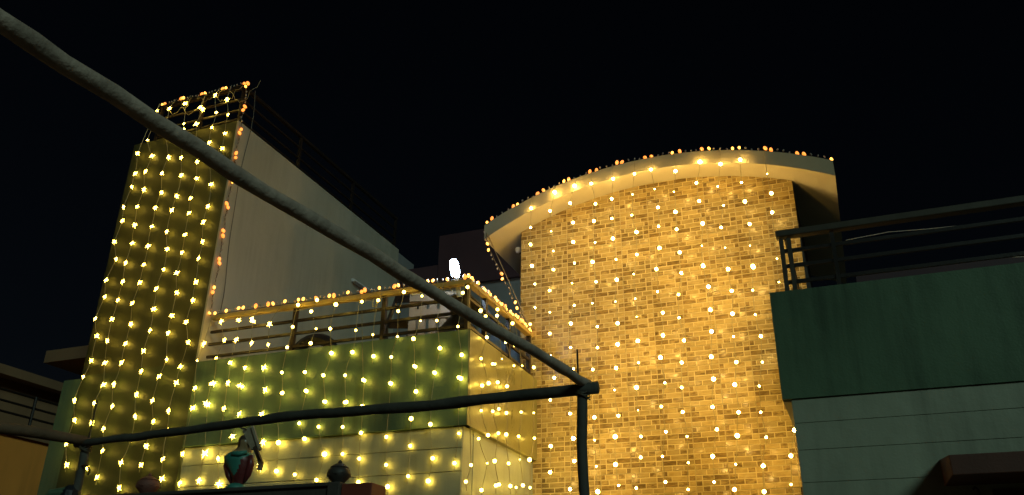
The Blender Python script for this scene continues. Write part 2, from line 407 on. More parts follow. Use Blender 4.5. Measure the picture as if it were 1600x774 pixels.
# ------------------------------------------------------------------ railings
def railing(name, loc, label, group='iron railings of the house'):
    return thing(name, loc, label, 'railing', group)
rl = railing('railing', (-4.5, 0.08, ZT), 'terrace railing wrapped in lights, ochre handrail over dark bars')
MB().box(TX1+0.03, BX-0.03, 0.05, 0.11, ZH-0.045, ZH).build('handrail', 'handrail', rl, bevel=0.006)
MB().box(BX-0.10, BX-0.035, 0.115, BY-0.03, ZH-0.045, ZH-0.002).build('handrail', 'handrail', rl, bevel=0.006)
for z in (4.367, 4.236, 4.105):
    MB().box(TX1+0.04, BX-0.10, 0.07, 0.092, z-0.013, z+0.013).build('bar', 'rail', rl)
    MB().box(BX-0.08, BX-0.058, 0.10, BY-0.06, z-0.013, z+0.013).build('bar', 'rail', rl)
for x in (-4.89, -3.90, -3.05): MB().box(x-0.02, x+0.02, 0.062, 0.102, ZT-0.01, ZH-0.046).build('post', 'rail', rl)
for y in (0.46, 1.05, 1.62): MB().box(BX-0.09, BX-0.05, y-0.02, y+0.02, ZT-0.01, ZH-0.048).build('post', 'rail', rl)

rr = railing('railing', (2.0, 0.08, ZT), 'unlit dark railing of the right wing above the dark green band')
MB().box(-0.355, wing_top, 0.04, 0.12, 4.515, 4.572).build('handrail', 'greyrail', rr, bevel=0.008)
for z in (4.40, 4.27, 4.135): MB().box(-0.335, wing_top, 0.07, 0.092, z-0.014, z+0.014).build('bar', 'rail', rr)
for x in (-0.32, -0.262, 0.06, 2.1, 3.6): MB().box(x-0.016, x+0.016, 0.062, 0.10, ZT-0.01, 4.506).build('post', 'greyrail' if x < 0 else 'rail', rr)
MB().box(-0.30, -0.27, 0.14, BY-0.1, 4.52, 4.56).build('handrail', 'greyrail', rr, bevel=0.005)

tr = railing('railing', (-6.7, 0.05, TZ), 'dark railing on top of the tall tower, tangled with wires')
MB().box(TX0+0.25, TX1, 0.03, 0.07, 7.335, 7.375).build('handrail', 'rail', tr)
MB().box(TX1-0.07, TX1-0.03, 0.08, 3.7, 7.335, 7.373).build('handrail', 'rail', tr)
for z in (7.19, 7.04, 6.92):
    MB().box(TX0+0.27, TX1-0.03, 0.04, 0.06, z-0.011, z+0.011).build('bar', 'rail', tr)
    MB().box(TX1-0.06, TX1-0.04, 0.08, 3.7, z-0.011, z+0.011).build('bar', 'rail', tr)
for x in (TX0+0.27, -6.55, TX1-0.04): MB().box(x-0.018, x+0.018, 0.03, 0.066, TZ-0.01, 7.334).build('post', 'rail', tr)
for y in (1.2, 2.45, 3.68): MB().box(TX1-0.066, TX1-0.034, y-0.018, y+0.018, TZ-0.01, 7.334).build('post', 'rail', tr)

# ------------------------------------------------------------------ neighbouring building, far left
nb = thing('neighbour_building', (-10.5, 1.0, 0.0), 'low cream building coloured orange as if lamplit, brown upper room, left of the tower', 'building')
box('wall', 'neigh', nb, -13, -9.0, -4, 9, 0.0, 3.63)
box('roof_edge', 'neighdark', nb, -13, -8.96, -4, 9, 3.632, 3.72)
box('upper_room', 'neighdark', nb, -14, -10.2, -3, 9, 3.72, 4.58)
box('roof_slab', 'neighdark', nb, -14.2, -10.0, -3.2, 9.2, 4.582, 4.70)
for z in (3.90, 4.02, 4.14): MB().tube([(-9.1, -4, z), (-9.1, 9, z)], 0.014, 6).build('rail', 'rail', nb)
for k in range(14): MB().tube([(-9.1, -3.9+k*0.95, 3.71), (-9.1, -3.9+k*0.95, 4.16)], 0.018, 6).build('rail_post', 'rail', nb)

# ------------------------------------------------------------------ bulbs
def ico(rad, sub=2):
    bm = bmesh.new(); bmesh.ops.create_icosphere(bm, subdivisions=sub, radius=rad); return bm
def round_bulb(name, rad, mk, stretch=1.0):
    bm = ico(rad); me = bpy.data.meshes.new(name)
    for q in bm.verts: q.co.z *= stretch
    bm.to_mesh(me); bm.free(); me.materials.append(M[mk])
    me.polygons.foreach_set('use_smooth', [True]*len(me.polygons)); return me
def glare_spike_bulb(name, rad, reach, seed, mk):
    rnd = random.Random(seed); mb = MB(); bm = ico(rad, 1)
    mb.add([q.co[:] for q in bm.verts], [[q.index for q in fc.verts] for fc in bm.faces]); bm.free()
    for k in range(9):                         # added glowing spikes, shaped like lens glare around the bulb
        if k < 6: a = 2*math.pi*k/6 + rnd.uniform(-.25, .25); d = Vector((math.cos(a), rnd.uniform(-.2, .2), math.sin(a)))
        else: d = Vector((rnd.uniform(-.5, .5), [-1, 1, -1][k-6], rnd.uniform(-.5, .5)))
        d.normalize(); L = reach*rnd.uniform(0.75, 1.15)*(1 if k < 6 else 0.6); wd = rad*0.36
        s1 = d.orthogonal().normalized(); s2 = d.cross(s1)
        base = [d*rad*0.55 + (s1*math.cos(t)+s2*math.sin(t))*wd for t in (0, 2.094, 4.189)]
        mb.add(base+[d*L], [(0,1,3),(1,2,3),(2,0,3)])
    return mb.mesh(name, mk)
BULB = {'round': round_bulb('round_bulb', 0.0145, 'lit'), 'small': round_bulb('small_round_bulb', 0.0152, 'lit_small'),
        'amber': round_bulb('amber_bulb', 0.0175, 'amber', 1.5), 'gold': round_bulb('golden_bulb', 0.0135, 'gold', 1.4),
        'off': round_bulb('unlit_bulb', 0.009, 'glass_off', 1.6)}
GLARE_BULBS = [glare_spike_bulb('glare_spike_bulb', 0.0108, 0.037, k, 'lit_soft') for k in range(4)]

ORD = ['first', 'second', 'third', 'fourth', 'fifth', 'sixth', 'seventh', 'eighth', 'ninth', 'tenth', 'eleventh', 'twelfth', 'thirteenth', 'fourteenth', 'fifteenth']
def strand(pts, hang, label, group, kind, squash=None):
    """one hanging strand: wire from its hanging point through every bulb"""
    t = thing('light_strand', hang, label, 'string light', group)
    path = [Vector(hang)]
    for p, s in pts:
        a = path[-1]; p = Vector(p)
        mid = (a+p)/2 + Vector((random.uniform(-.008, .008), random.uniform(-.006, .006), 0))
        path += [mid, p]
    path.append(path[-1] + Vector((random.uniform(-.01, .01), 0, -0.07)))
    MB().tube(path, 0.0028, 4, cap=False).build('wire', 'wire', t)
    for p, s in pts:
        if kind == 'glare': me = random.choice(GLARE_BULBS)
        else: me = BULB[kind]
        b = link('bulb', me, t, p)
        s = 0.95*s**1.15*random.uniform(0.88, 1.1); b.scale = (s, s, s); b.rotation_euler = (random.uniform(-.3, .3), random.uniform(-.5, .5), random.uniform(-.4, .4))
    return t

TOWER_STRANDS = [
  [(-7.281,6.669,1),(-7.298,6.425,1),(-7.303,6.245,1),(-7.314,5.971,1),(-7.293,5.803,1),(-7.339,5.541,1),(-7.282,5.342,1),(-7.352,5.087,1),(-7.341,4.897,1),(-7.361,4.635,1),(-7.317,4.452,1),(-7.324,4.183,1),(-7.349,4.005,1),(-7.397,3.752,1),(-7.374,3.554,1),(-7.378,3.308,1),(-7.299,3.103,1)],
  [(-7.165,7.248,0.7),(-7.194,6.824,0.6),(-7.092,6.623,1),(-7.109,6.401,1),(-7.112,6.181,1),(-7.124,5.950,1),(-7.066,5.705,1),(-7.118,5.509,1),(-7.134,5.266,1),(-7.081,5.037,1),(-7.155,4.842,1),(-7.112,4.602,1),(-7.111,4.362,1),(-7.135,4.138,1),(-7.076,3.903,1),(-7.108,3.703,1),(-7.116,3.505,1),(-7.056,3.057,1),(-7.084,2.813,1)],
  [(-6.960,7.205,1.2),(-7.061,6.849,1),(-6.805,6.549,1),(-6.845,6.325,1),(-6.821,6.093,1),(-6.857,5.896,1),(-6.870,5.672,1),(-6.837,5.426,1),(-6.846,5.208,1),(-6.871,5.002,1),(-6.873,4.751,1),(-6.890,4.541,1),(-6.911,4.327,1),(-6.859,4.105,1),(-6.895,3.879,1),(-6.863,3.653,1),(-6.915,3.427,1),(-6.848,3.208,1),(-6.920,2.964,1)],
  [(-6.841,7.236,1),(-6.811,6.975,0.7),(-6.702,6.893,0.6),(-6.550,6.472,1),(-6.543,6.269,1),(-6.584,6.002,1),(-6.539,5.800,1),(-6.604,5.554,1),(-6.545,5.346,1),(-6.567,5.114,1),(-6.611,4.893,1),(-6.610,4.668,1),(-6.578,4.427,1),(-6.606,4.203,1),(-6.595,3.995,1),(-6.621,3.759,1),(-6.567,3.535,1),(-6.564,3.322,1),(-6.620,3.080,1),(-6.584,2.843,1)],
  [(-6.715,7.142,1),(-6.453,7.101,1),(-6.492,6.888,1),(-6.353,6.380,1),(-6.329,6.180,1),(-6.294,5.906,1),(-6.349,5.741,1),(-6.298,5.465,1),(-6.364,5.280,1),(-6.335,5.023,1),(-6.327,4.816,1),(-6.303,4.554,1),(-6.351,4.377,1),(-6.301,4.092,1),(-6.313,3.905,1),(-6.357,3.664,1),(-6.337,3.470,1),(-6.359,3.227,1),(-6.349,3.042,1)],
  [(-6.405,7.261,1),(-6.260,7.019,0.8),(-6.334,6.827,0.8),(-6.336,6.622,1),(-6.087,6.066,1),(-6.083,5.793,1),(-6.073,5.585,1),(-6.068,5.369,1),(-6.099,5.166,1),(-6.070,4.896,1),(-6.093,4.698,1),(-6.088,4.454,1),(-6.047,4.245,1),(-6.121,3.999,1),(-6.119,3.829,1),(-6.131,3.547,1),(-6.135,3.361,1),(-6.110,3.086,1),(-6.103,2.908,1)],
  [(-6.188,7.171,1),(-6.001,6.912,0.7),(-6.077,6.704,1),(-6.075,6.506,1)],
]
PARAPET_STRANDS = [
  [(-5.869,4.211,1),(-5.869,4.021,0.6),(-5.875,3.761,1),(-5.865,3.564,1),(-5.908,3.132,1),(-5.887,2.866,1)],
  [(-5.712,4.425,1),(-5.601,4.222,1),(-5.648,4.031,0.6),(-5.652,3.786,1),(-5.648,3.773,1),(-5.704,3.587,1),(-5.701,3.583,1),(-5.632,3.119,1.3),(-5.682,2.880,1)],
  [(-5.434,4.392,1),(-5.452,4.202,1),(-5.519,3.978,1),(-5.466,3.767,1),(-5.462,3.522,1),(-5.493,3.066,1),(-5.437,2.836,1.2)],
  [(-5.337,4.407,1),(-5.258,4.356,1),(-5.240,4.138,1),(-5.316,3.909,1),(-5.322,3.723,0.8),(-5.319,3.723,1),(-5.294,3.461,1),(-5.317,3.251,1)],
  [(-5.055,4.306,1),(-5.077,4.112,0.7),(-5.102,3.886,1),(-5.047,3.670,1),(-5.051,3.441,1),(-4.990,3.184,1.2),(-5.008,2.961,1.2)],
  [(-4.786,4.485,1),(-4.807,4.257,1),(-4.866,4.062,1),(-4.869,3.810,1),(-4.817,3.613,1),(-4.812,3.607,1),(-4.874,3.392,0.6),(-4.821,3.167,1.3),(-4.821,2.919,1.3)],
  [(-4.541,4.484,1),(-4.647,4.389,1),(-4.531,4.207,0.7),(-4.557,4.058,1),(-4.624,3.794,1),(-4.574,3.616,1),(-4.572,3.614,1),(-4.634,3.326,1),(-4.564,3.192,1.2),(-4.613,2.874,1)],
  [(-4.348,4.425,1.2),(-4.380,4.183,1),(-4.353,3.954,1.2),(-4.407,3.740,1),(-4.365,3.501,1),(-4.367,3.500,1),(-4.426,3.279,1),(-4.331,3.041,1.3),(-4.388,2.818,1)],
  [(-4.114,4.149,0.8),(-4.132,3.940,1.1),(-4.190,3.723,1),(-4.130,3.476,1),(-4.150,3.473,1),(-4.146,3.255,1),(-4.157,3.031,1)],
  [(-4.085,4.417,1),(-3.962,3.658,1),(-3.964,3.657,1),(-3.967,3.426,1),(-3.966,3.425,1),(-3.981,3.199,1),(-3.981,2.978,1),(-3.981,2.783,1)],
  [(-3.899,4.413,1),(-3.935,4.082,0.7),(-3.906,3.879,1.2)],
  [(-3.630,4.463,1),(-3.687,4.279,1),(-3.668,4.035,0.8),(-3.713,3.841,1),(-3.716,3.610,1),(-3.715,3.609,1),(-3.740,3.149,1),(-3.708,2.911,1),(-3.662,2.729,1.2)],
  [(-3.443,4.390,0.7),(-3.437,4.153,0.6),(-3.498,3.981,1.2),(-3.472,3.736,1),(-3.473,3.736,1),(-3.442,3.514,1.2),(-3.451,3.270,1.1),(-3.507,3.061,1),(-3.495,2.807,1)],
  [(-3.269,4.124,0.8),(-3.224,3.877,1.2),(-3.291,3.667,1),(-3.288,3.666,1),(-3.291,3.216,1),(-3.265,2.941,1),(-3.315,2.761,1.2)],
  [(-3.045,4.372,1),(-3.075,4.051,0.8),(-3.030,3.801,1.1),(-3.021,3.590,1.2),(-3.022,3.588,1.1),(-3.028,3.348,1),(-3.048,3.135,0.8),(-3.088,2.892,1)],
]
SIDE_STRANDS = [
  [(-0.185,4.355,1),(-0.015,2.864,0.9),(-0.124,2.716,1)],
  [(0.121,4.245,1),(0.227,4.229,0.8),(0.280,4.046,1),(0.154,3.811,0.8),(0.291,3.624,1),(0.154,3.568,1),(0.136,3.345,0.8),(0.291,3.169,1),(0.128,3.107,0.8),(0.291,2.932,0.6),(0.252,2.707,1.1)],
  [(0.440,4.365,1),(0.469,4.315,1),(0.581,3.930,0.5),(0.411,3.836,0.9),(0.411,3.832,0.8),(0.540,3.700,1),(0.521,3.449,0.8),(0.411,3.404,0.9),(0.516,3.232,1),(0.463,2.981,1.1),(0.581,2.802,1),(0.521,2.785,1)],
  [(0.860,4.371,1),(0.894,4.155,0.8),(0.724,4.138,0.8),(0.870,3.947,0.7),(0.780,3.726,1),(0.760,3.470,1.1),(0.747,3.270,1),(0.834,3.027,1),(0.892,2.837,1.1)],
  [(1.088,4.009,0.5),(1.075,3.549,0.8),(1.013,3.306,0.9),(1.087,3.107,0.5),(1.173,2.885,1.1),(1.014,2.843,0.7)],
  [(1.338,4.521,1),(1.449,4.095,1),(1.461,3.631,0.6),(1.438,3.374,1),(1.386,3.156,0.6),(1.304,3.143,1.2),(1.370,2.894,0.8)],
]
FACADE_STRANDS = [
  [(-2.924,5.867,1),(-2.923,5.622,0.8),(-2.922,5.421,1),(-2.912,5.179,1),(-2.913,5.176,1),(-2.877,4.964,0.7),(-2.878,4.706,0.7)],
  [(-2.646,6.004,1.3),(-2.700,5.784,1),(-2.688,5.540,0.4),(-2.665,5.304,0.6),(-2.669,5.096,0.8),(-2.669,5.094,0.9),(-2.711,4.865,0.9),(-2.712,4.629,0.6),(-2.713,4.398,0.9),(-2.709,4.172,0.5),(-2.671,3.938,1),(-2.709,3.713,0.8),(-2.708,3.266,1.1),(-2.713,3.021,1)],
  [(-2.422,6.043,1.3),(-2.479,5.848,1),(-2.443,5.602,1),(-2.451,5.383,1),(-2.444,5.144,0.6),(-2.444,5.143,0.7),(-2.473,4.921,0.5),(-2.454,4.676,0.7),(-2.487,4.478,1.1),(-2.498,4.232,0.7),(-2.468,4.008,0.6),(-2.510,3.565,0.8),(-2.482,3.326,1.2),(-2.479,3.115,1.1),(-2.526,2.860,1)],
  [(-2.230,6.030,1),(-2.197,5.790,1),(-2.220,5.590,1),(-2.208,5.333,0.6),(-2.248,5.128,1),(-2.248,5.125,0.8),(-2.211,4.892,0.9),(-2.254,4.663,0.5),(-2.218,4.421,0.8),(-2.221,4.201,0.8),(-2.269,3.978,0.8),(-2.267,3.756,0.9),(-2.272,3.514,1.1),(-2.274,3.297,0.6),(-2.268,3.056,0.6),(-2.261,2.827,1.2)],
  [(-1.993,6.050,1),(-2.014,5.806,1),(-2.023,5.581,0.8),(-2.021,5.352,1.1),(-1.996,5.110,0.5),(-1.995,5.109,0.6),(-1.997,4.887,1),(-1.995,4.885,1.1),(-2.016,4.651,0.5),(-2.006,4.424,1.1),(-2.016,4.212,1.1),(-2.040,3.975,1.1),(-2.061,3.756,0.6),(-2.037,3.512,1),(-2.071,3.313,1.2),(-2.082,3.061,1.2),(-2.055,2.868,0.8)],
  [(-1.757,6.056,1),(-1.792,5.824,0.5),(-1.813,5.591,0.7),(-1.772,5.386,1.1),(-1.779,5.132,1),(-1.817,4.920,0.4),(-1.818,4.919,0.5),(-1.820,4.663,0.5),(-1.810,4.466,0.4),(-1.815,4.226,1.2),(-1.818,4.006,0.6),(-1.848,3.766,1.2),(-1.847,3.549,0.4),(-1.832,3.303,0.8),(-1.842,3.112,0.9),(-1.893,2.839,0.8)],
  [(-1.584,6.082,1.1),(-1.559,5.848,0.5),(-1.531,5.617,1),(-1.537,5.403,0.8),(-1.543,5.165,1.1),(-1.590,4.947,0.9),(-1.591,4.944,0.9),(-1.592,4.704,0.7),(-1.556,4.484,1),(-1.564,4.248,1.1),(-1.604,4.035,1.2),(-1.578,3.789,0.7),(-1.625,3.567,0.8),(-1.595,3.327,0.9),(-1.641,3.108,0.7),(-1.626,2.880,0.8)],
  [(-1.326,6.002,1.1),(-1.360,5.769,0.5),(-1.362,5.550,1.1),(-1.358,5.340,1),(-1.347,5.087,1),(-1.347,4.870,0.9),(-1.346,4.869,0.9),(-1.390,4.649,0.9),(-1.403,4.413,0.7),(-1.369,4.180,1.1),(-1.403,3.961,1),(-1.420,3.724,0.9),(-1.427,3.496,1),(-1.405,3.273,0.6),(-1.409,3.036,0.6),(-1.430,2.807,0.7)],
  [(-1.071,6.068,1.3),(-1.126,5.835,1),(-1.114,5.623,1),(-1.100,5.374,1.1),(-1.127,5.134,0.5),(-1.131,4.912,1.1),(-1.130,4.912,1.1),(-1.097,4.691,1.1),(-1.099,4.454,1.1),(-1.104,4.235,1.1),(-1.130,3.996,1.2),(-1.124,3.778,1.2),(-1.157,3.525,1),(-1.136,3.318,1),(-1.191,3.082,1.1),(-1.200,2.861,0.7)],
  [(-0.868,5.997,1.1),(-0.917,5.747,0.6),(-0.881,5.534,0.6),(-0.925,5.300,0.8),(-0.906,5.078,0.4),(-0.896,4.841,1.1),(-0.896,4.840,1.1),(-0.885,4.621,1),(-0.897,4.384,1.1),(-0.911,4.169,0.6),(-0.908,3.921,1),(-0.940,3.710,1.1),(-0.931,3.456,1.1),(-0.963,3.251,1.2),(-0.997,3.001,0.6),(-1.029,2.789,1)],
  [(-0.670,6.005,1.1),(-0.683,5.745,0.8),(-0.671,5.536,1.1),(-0.652,5.289,1.1),(-0.671,5.056,0.4),(-0.664,4.837,1.2),(-0.664,4.836,1.2),(-0.690,4.595,0.6),(-0.695,4.359,0.6),(-0.664,4.137,1.1),(-0.678,3.898,0.7),(-0.727,3.676,0.6),(-0.739,3.441,0.7),(-0.716,3.219,0.8),(-0.770,2.978,1.1),(-0.783,2.760,1.2)],
  [(-0.431,5.806,0.4),(-0.413,5.574,1.1),(-0.429,5.366,1.1),(-0.438,4.881,0.5),(-0.448,4.643,0.5),(-0.474,3.268,1.1),(-0.530,3.048,1.1),(-0.555,2.808,0.6)],
]


def settle(L, keep, lim):
    """pull the bulbs of a strand towards its hanging line"""
    n = len(L); mx = sum(a[0] for a in L)/n; mz = sum(a[1] for a in L)/n
    vz = sum((a[1]-mz)**2 for a in L); k = sum((a[0]-mx)*(a[1]-mz) for a in L)/vz if vz > 0.5 else 0.0
    k = max(-0.06, min(0.06, k)); out = []
    for x, z, s in L:
        b = mx + k*(z-mz); out.append((b + max(-lim, min(lim, (x-b)*keep)), z, s))
    return out
n = len(TOWER_STRANDS)
for i, L in enumerate(TOWER_STRANDS):
    L = settle(L, 0.7, 0.05)
    pts = [((x, -0.042 + random.choice((.014, .008, -.005, -.02, -.035)), z), s) for x, z, s in L]
    lab = '%s strand of lights with modelled glare spikes from the left on the tall tower' % ORD[i] if i < n-1 else 'short strand of lights at the right of the tower top'
    strand(pts, (L[0][0]+0.02 if L[0][1] > 6.9 else -7.17, -0.02, 7.37), lab, 'light strands down the tower', 'glare')
n = len(PARAPET_STRANDS)
for i, L in enumerate(PARAPET_STRANDS):
    L = settle(L, 0.7, 0.05)
    pts = [((x, -0.042 + random.choice((.014, .006, -.005, -.02, -.035)) if z > ZB else -0.005+random.uniform(-.02, .02), z), s) for x, z, s in L]
    strand(pts, (min(sum(a[0] for a in L)/len(L), BX-0.02), 0.04, ZH-0.01), '%s strand from the left over the terrace railing and green band' % ORD[i], 'light strands over the terrace front', 'glare' if i < 5 else 'small')
for i, L in enumerate(SIDE_STRANDS):
    pts = [((-2.925 + random.uniform(-.015, .02), y, z), s) for y, z, s in L]
    strand(pts, (BX-0.03, max(0.15, sum(a[0] for a in L)/len(L)), ZH-0.01), '%s strand behind the corner on the right end of the terrace parapet' % ORD[i], 'light strands on the parapet end', 'small')
for i, L in enumerate(FACADE_STRANDS):
    pts = [((x, 1.345 + random.uniform(-.01, .02), z), s) for x, z, s in L]
    xt = L[0][0]
    strand(pts, (xt, 1.385, CZ - 0.055 + math.sqrt(RT*RT-(xt-CX)**2)), '%s strand from the left hanging before the brick-tiled wall' % ORD[i], 'light strands before the brick wall', 'round')

# ------------------------------------------------------------------ garlands of small bulbs along the edges
def garland(path, pitch, label, cycle, lit, lift, kinds=('amber', 'amber', 'gold'), jitter=0.008, extra=None):
    """small bulbs every pitch metres along a twisted cord; in each cycle the bulbs in lit glow"""
    path = [Vector(p) for p in path]
    t = thing('light_garland', path[0], label, 'string light', 'garlands of small bulbs')
    dense = []; L = 0
    for a, b in zip(path[:-1], path[1:]):
        k = max(1, int((b-a).length/pitch))
        dense += [a + (b-a)*i/k for i in range(k)]
    dense.append(path[-1])
    cord = [p + Vector((random.uniform(-jitter, jitter), random.uniform(-jitter, jitter), random.uniform(-jitter, jitter))) for p in dense]
    MB().tube(cord, 0.0045, 5).build('cord', 'darkwire', t)
    for i, p in enumerate(cord):
        on = (i % cycle) in lit
        k = random.choice(kinds) if on else 'off'
        b = link('bulb', BULB[k], t, p + Vector(lift) + Vector((random.uniform(-jitter, jitter),)*1 + (random.uniform(-jitter, jitter), random.uniform(0, jitter))))
        b.rotation_euler = (random.uniform(-.7, .7), random.uniform(-.7, .7), 0)
    return t

arcp = [(x, RY0+0.02, CZ - 0.059 + math.sqrt(RT*RT-(x-CX)**2) + 0.006) for x in [RX0+0.02 + (RX1-RX0-0.03)*k/60 for k in range(61)]]
garland(arcp, 0.061, 'garland of amber bulbs along the edge of the arched roof', 5, (0, 1), (0, 0, 0.018), ('amber', 'amber', 'amber', 'gold'))
garland([(TX1+0.02, 0.06, ZH+0.008), (BX-0.06, 0.06, ZH+0.008)], 0.05, 'garland of amber bulbs along the front terrace handrail', 7, (0, 1, 4), (0, -0.01, 0.016), ('amber', 'gold', 'gold'))
garland([(BX-0.05, 0.10, ZH+0.008), (BX-0.05, BY-0.06, ZH+0.008)], 0.045, 'garland of golden bulbs along the handrail running back to the brick wall', 3, (0, 1), (0, 0, 0.016), ('gold', 'gold', 'amber'))
garland([(TX1+0.022, 0.02, 7.36), (TX1+0.025, 0.03, 5.8), (TX1+0.03, 0.04, ZH+0.02)], 0.052, 'garland of amber bulbs down the right edge of the tower', 6, (0, 1), (0.012, -0.012, 0))
garland([(TX0+0.24, 0.04, 7.385), (TX1, 0.04, 7.385)], 0.05, 'garland of amber bulbs along the rail on the tower top', 6, (0, 1), (0, 0, 0.015))
dg = garland([(RX0+0.03, RY0-0.03, 5.66), (-3.41, 1.38, 5.45), (-3.20, 1.43, 4.98), (-3.03, 1.50, 4.60)], 0.06, 'garland of small bulbs slanting from roof tip to terrace handrail', 6, (2, 3), (-0.012, -0.01, 0), ('gold', 'amber', 'gold'))
MB().bar((RX0+0.05, RY0-0.01, 5.64), (-3.01, 1.52, 4.58), 0.035, 0.006).build('tape', 'tape', dg)

# tangled feed wire on the tower rail and loose wires
tw = thing('feed_wire', (-6.5, 0.0, 7.3), 'loose tangled wire looping under the tower top rail', 'wire')
for k in range(5):
    x = -7.1 + k*0.24; pts = []
    for j in range(14):
        s = j/13; pts.append((x + s*0.42, -0.02 + 0.02*math.sin(j*1.3+k), 7.33 - 0.16*math.sin(math.pi*s)*(1+0.5*math.sin(k*2.1)) + 0.02*math.sin(j*2.2+k)))
    MB().tube(pts, 0.003, 4).build('loop', 'wire', tw)
dw = thing('drop_wire', (-5.9, 0.2, 7.3), 'dark wire dangling down the cream side of the tower', 'wire')
MB().tube([(-5.92+0.012*math.sin(j*0.9), 0.16+0.03*math.sin(j*0.55), 7.36-j*0.17) for j in range(17)], 0.004, 5).build('wire', 'darkwire', dw)
fw = thing('feed_wire', (-3.8, 0.03, 4.5), 'pale wire coil hanging under the terrace handrail', 'wire')
MB().tube([(-3.98+0.025*math.cos(j*0.8)+j*0.001, 0.02, 4.45-0.03+0.045*math.sin(j*0.8)) for j in range(20)], 0.003, 4).build('coil', 'wire', fw)
MB().tube([(-5.85+j*0.14, 0.03, 4.47-0.02*math.sin(j*1.1)) for j in range(20)], 0.0025, 4).build('wire', 'wire', fw)
for k, (pts, lab) in enumerate([([(0.2, 2.0, 5.26), (0.6, 2, 5.285), (0.95, 2, 5.26), (2.5, 2, 5.2)], 'thin sagging cable just under the right wing handrail'),
                               ([(0.3, 2.0, 4.87), (0.75, 2, 4.875), (1.05, 2, 4.87), (1.3, 2, 4.90), (1.7, 2, 4.85), (3.0, 2, 4.8)], 'thin sagging cable low behind the right wing bars')]):
    tag(MB().tube(pts, 0.0035, 5).build('cable', 'white_wire'), lab, 'cable', 'cables behind the right wing')

# ------------------------------------------------------------------ lit white lamp on the terrace corner
lp = thing('lamp', (-3.19, 0.14, 4.52), 'lit cool white lamp standing at the terrace corner', 'lamp')
c = Vector((-3.19, 0.12, 4.60))
ax = Vector((-0.22, 0.0, 1.0)).normalized()
bulb = MB().lathe([(0.020,0.0),(0.030,0.012),(0.041,0.05),(0.042,0.10),(0.038,0.155),(0.033,0.178),(0.014,0.186)], 14, (0,0,0)).build('lamp_bulb', 'lamp', lp, smooth=True)
bulb.location = c - lp.location; bulb.rotation_euler = ax.to_track_quat('Z', 'Y').to_euler()
MB().tube([(-3.15, 0.12, 4.40), (-3.17, 0.12, 4.50), (-3.192, 0.12, 4.602)], 0.022, 10).build('lamp_holder', 'lampwhite', lp)
MB().tube([(-3.15, 0.12, 4.40), (-3.25, 0.1, 4.50), (-3.40, 0.09, 4.50), (-3.62, 0.08, 4.47)], 0.006, 5).build('lamp_cord', 'white_wire', lp)
bd = MB(); bd.add([(-3.42,0.16,4.44),(-3.10,0.16,4.47),(-3.05,0.55,4.42),(-3.36,0.55,4.40),(-3.42,0.16,4.425),(-3.10,0.16,4.455),(-3.05,0.55,4.405),(-3.36,0.55,4.385)],
       [(0,1,2,3),(7,6,5,4),(0,4,5,1),(1,5,6,2),(2,6,7,3),(3,7,4,0)])
tag(bd.build('board', 'shadedwood'), 'grey board lying on the rail bars under the white lamp', 'board')
# tube light on the tower side, unlit; globe lamp on the stair block
tl = thing('tube_light', (-5.9, 2.79, 5.9), 'unlit tube light fixed on the cream side of the tower', 'tube light')
MB().box(-5.938, -5.905, 2.56, 3.02, 5.885, 5.93).build('batten', 'lampwhite', tl, bevel=0.004)
MB().tube([(-5.89, 2.57, 5.90), (-5.89, 3.01, 5.90)], 0.014, 10).build('tube', 'lampwhite', tl)
gl = thing('wall_lamp', (-3.2, 1.8, 5.58), 'unlit glass globe lamp under the left eave of the arched roof', 'wall lamp')
MB().tube([(-3.168, 1.82, 5.53), (-3.20, 1.80, 5.545), (-3.22, 1.79, 5.56)], 0.016, 8).build('arm', 'rail', gl)
MB().lathe([(0.012,-0.03),(0.03,-0.02),(0.04,0.005),(0.034,0.03),(0.012,0.042)], 12, (-3.235, 1.78, 5.585)).build('globe', 'lampwhite', gl, smooth=True)

# ------------------------------------------------------------------ things standing on the left terrace
def chair(loc, rz, lab, stack):
    t = thing('chair', loc, lab, 'chair', 'plastic chairs on the terrace')
    t.rotation_euler.z = rz
    def part(name, mb):
        o = mb.build(name, 'plastic', None); o.parent = t; return o
    part('seat', MB().box(-.22, .22, -.2, .22, .42, .45))
    part('top_rail', MB().box(-.23, .23, .235, .27, .84, .93))
    for x in (-.20, -.105, 0.0, .105, .20): part('slat', MB().box(x-.035, x+.035, .222, .245, .44, .85))
    for sx in (-1, 1):
        for sy in (-1, 1): part('leg', MB().bar((sx*.23, sy*.22, 0), (sx*.20, sy*.2, .42), .04, .04))
        part('arm', MB().bar((sx*.24, -.18, .62), (sx*.24, .24, .66), .045, .025))
    return t
chair((-3.68, 0.75, 3.72), math.pi+0.25, 'cream slatted plastic chair top of its stack behind the terrace railing', 0)
chair((-3.68, 0.76, 3.55), math.pi+0.25, 'cream slatted plastic chair lowest of its stack behind the terrace railing', 0)
fc = thing('folding_chair', (-4.2, 0.6, 3.55), 'dark folded metal chair leaning behind the terrace railing', 'chair')
for a, b in (((-4.42,.55,3.55),(-4.13,.75,4.86)), ((-4.10,.55,3.55),(-3.86,.75,4.80)), ((-4.05,.5,3.55),(-4.30,.8,4.55))): MB().tube([a, b], 0.022, 8).build('leg', 'rail', fc)
for z, dx in ((4.72, .02), (4.45, -.04), (4.2, -.1)): MB().bar((-4.16+dx,.70,z), (-3.89+dx,.70,z-.03), .02, .07).build('slat', 'rail', fc)
ty = thing('tyre', (-4.95, 0.5, 3.9), 'dark round tyre lying in shade behind the terrace railing', 'tyre')
MB().tube([(-4.93+0.26*math.cos(a), 0.5, 4.06+0.26*math.sin(a)) for a in [2*math.pi*k/24 for k in range(25)]], 0.06, 8, cap=False).build('tread', 'black', ty)
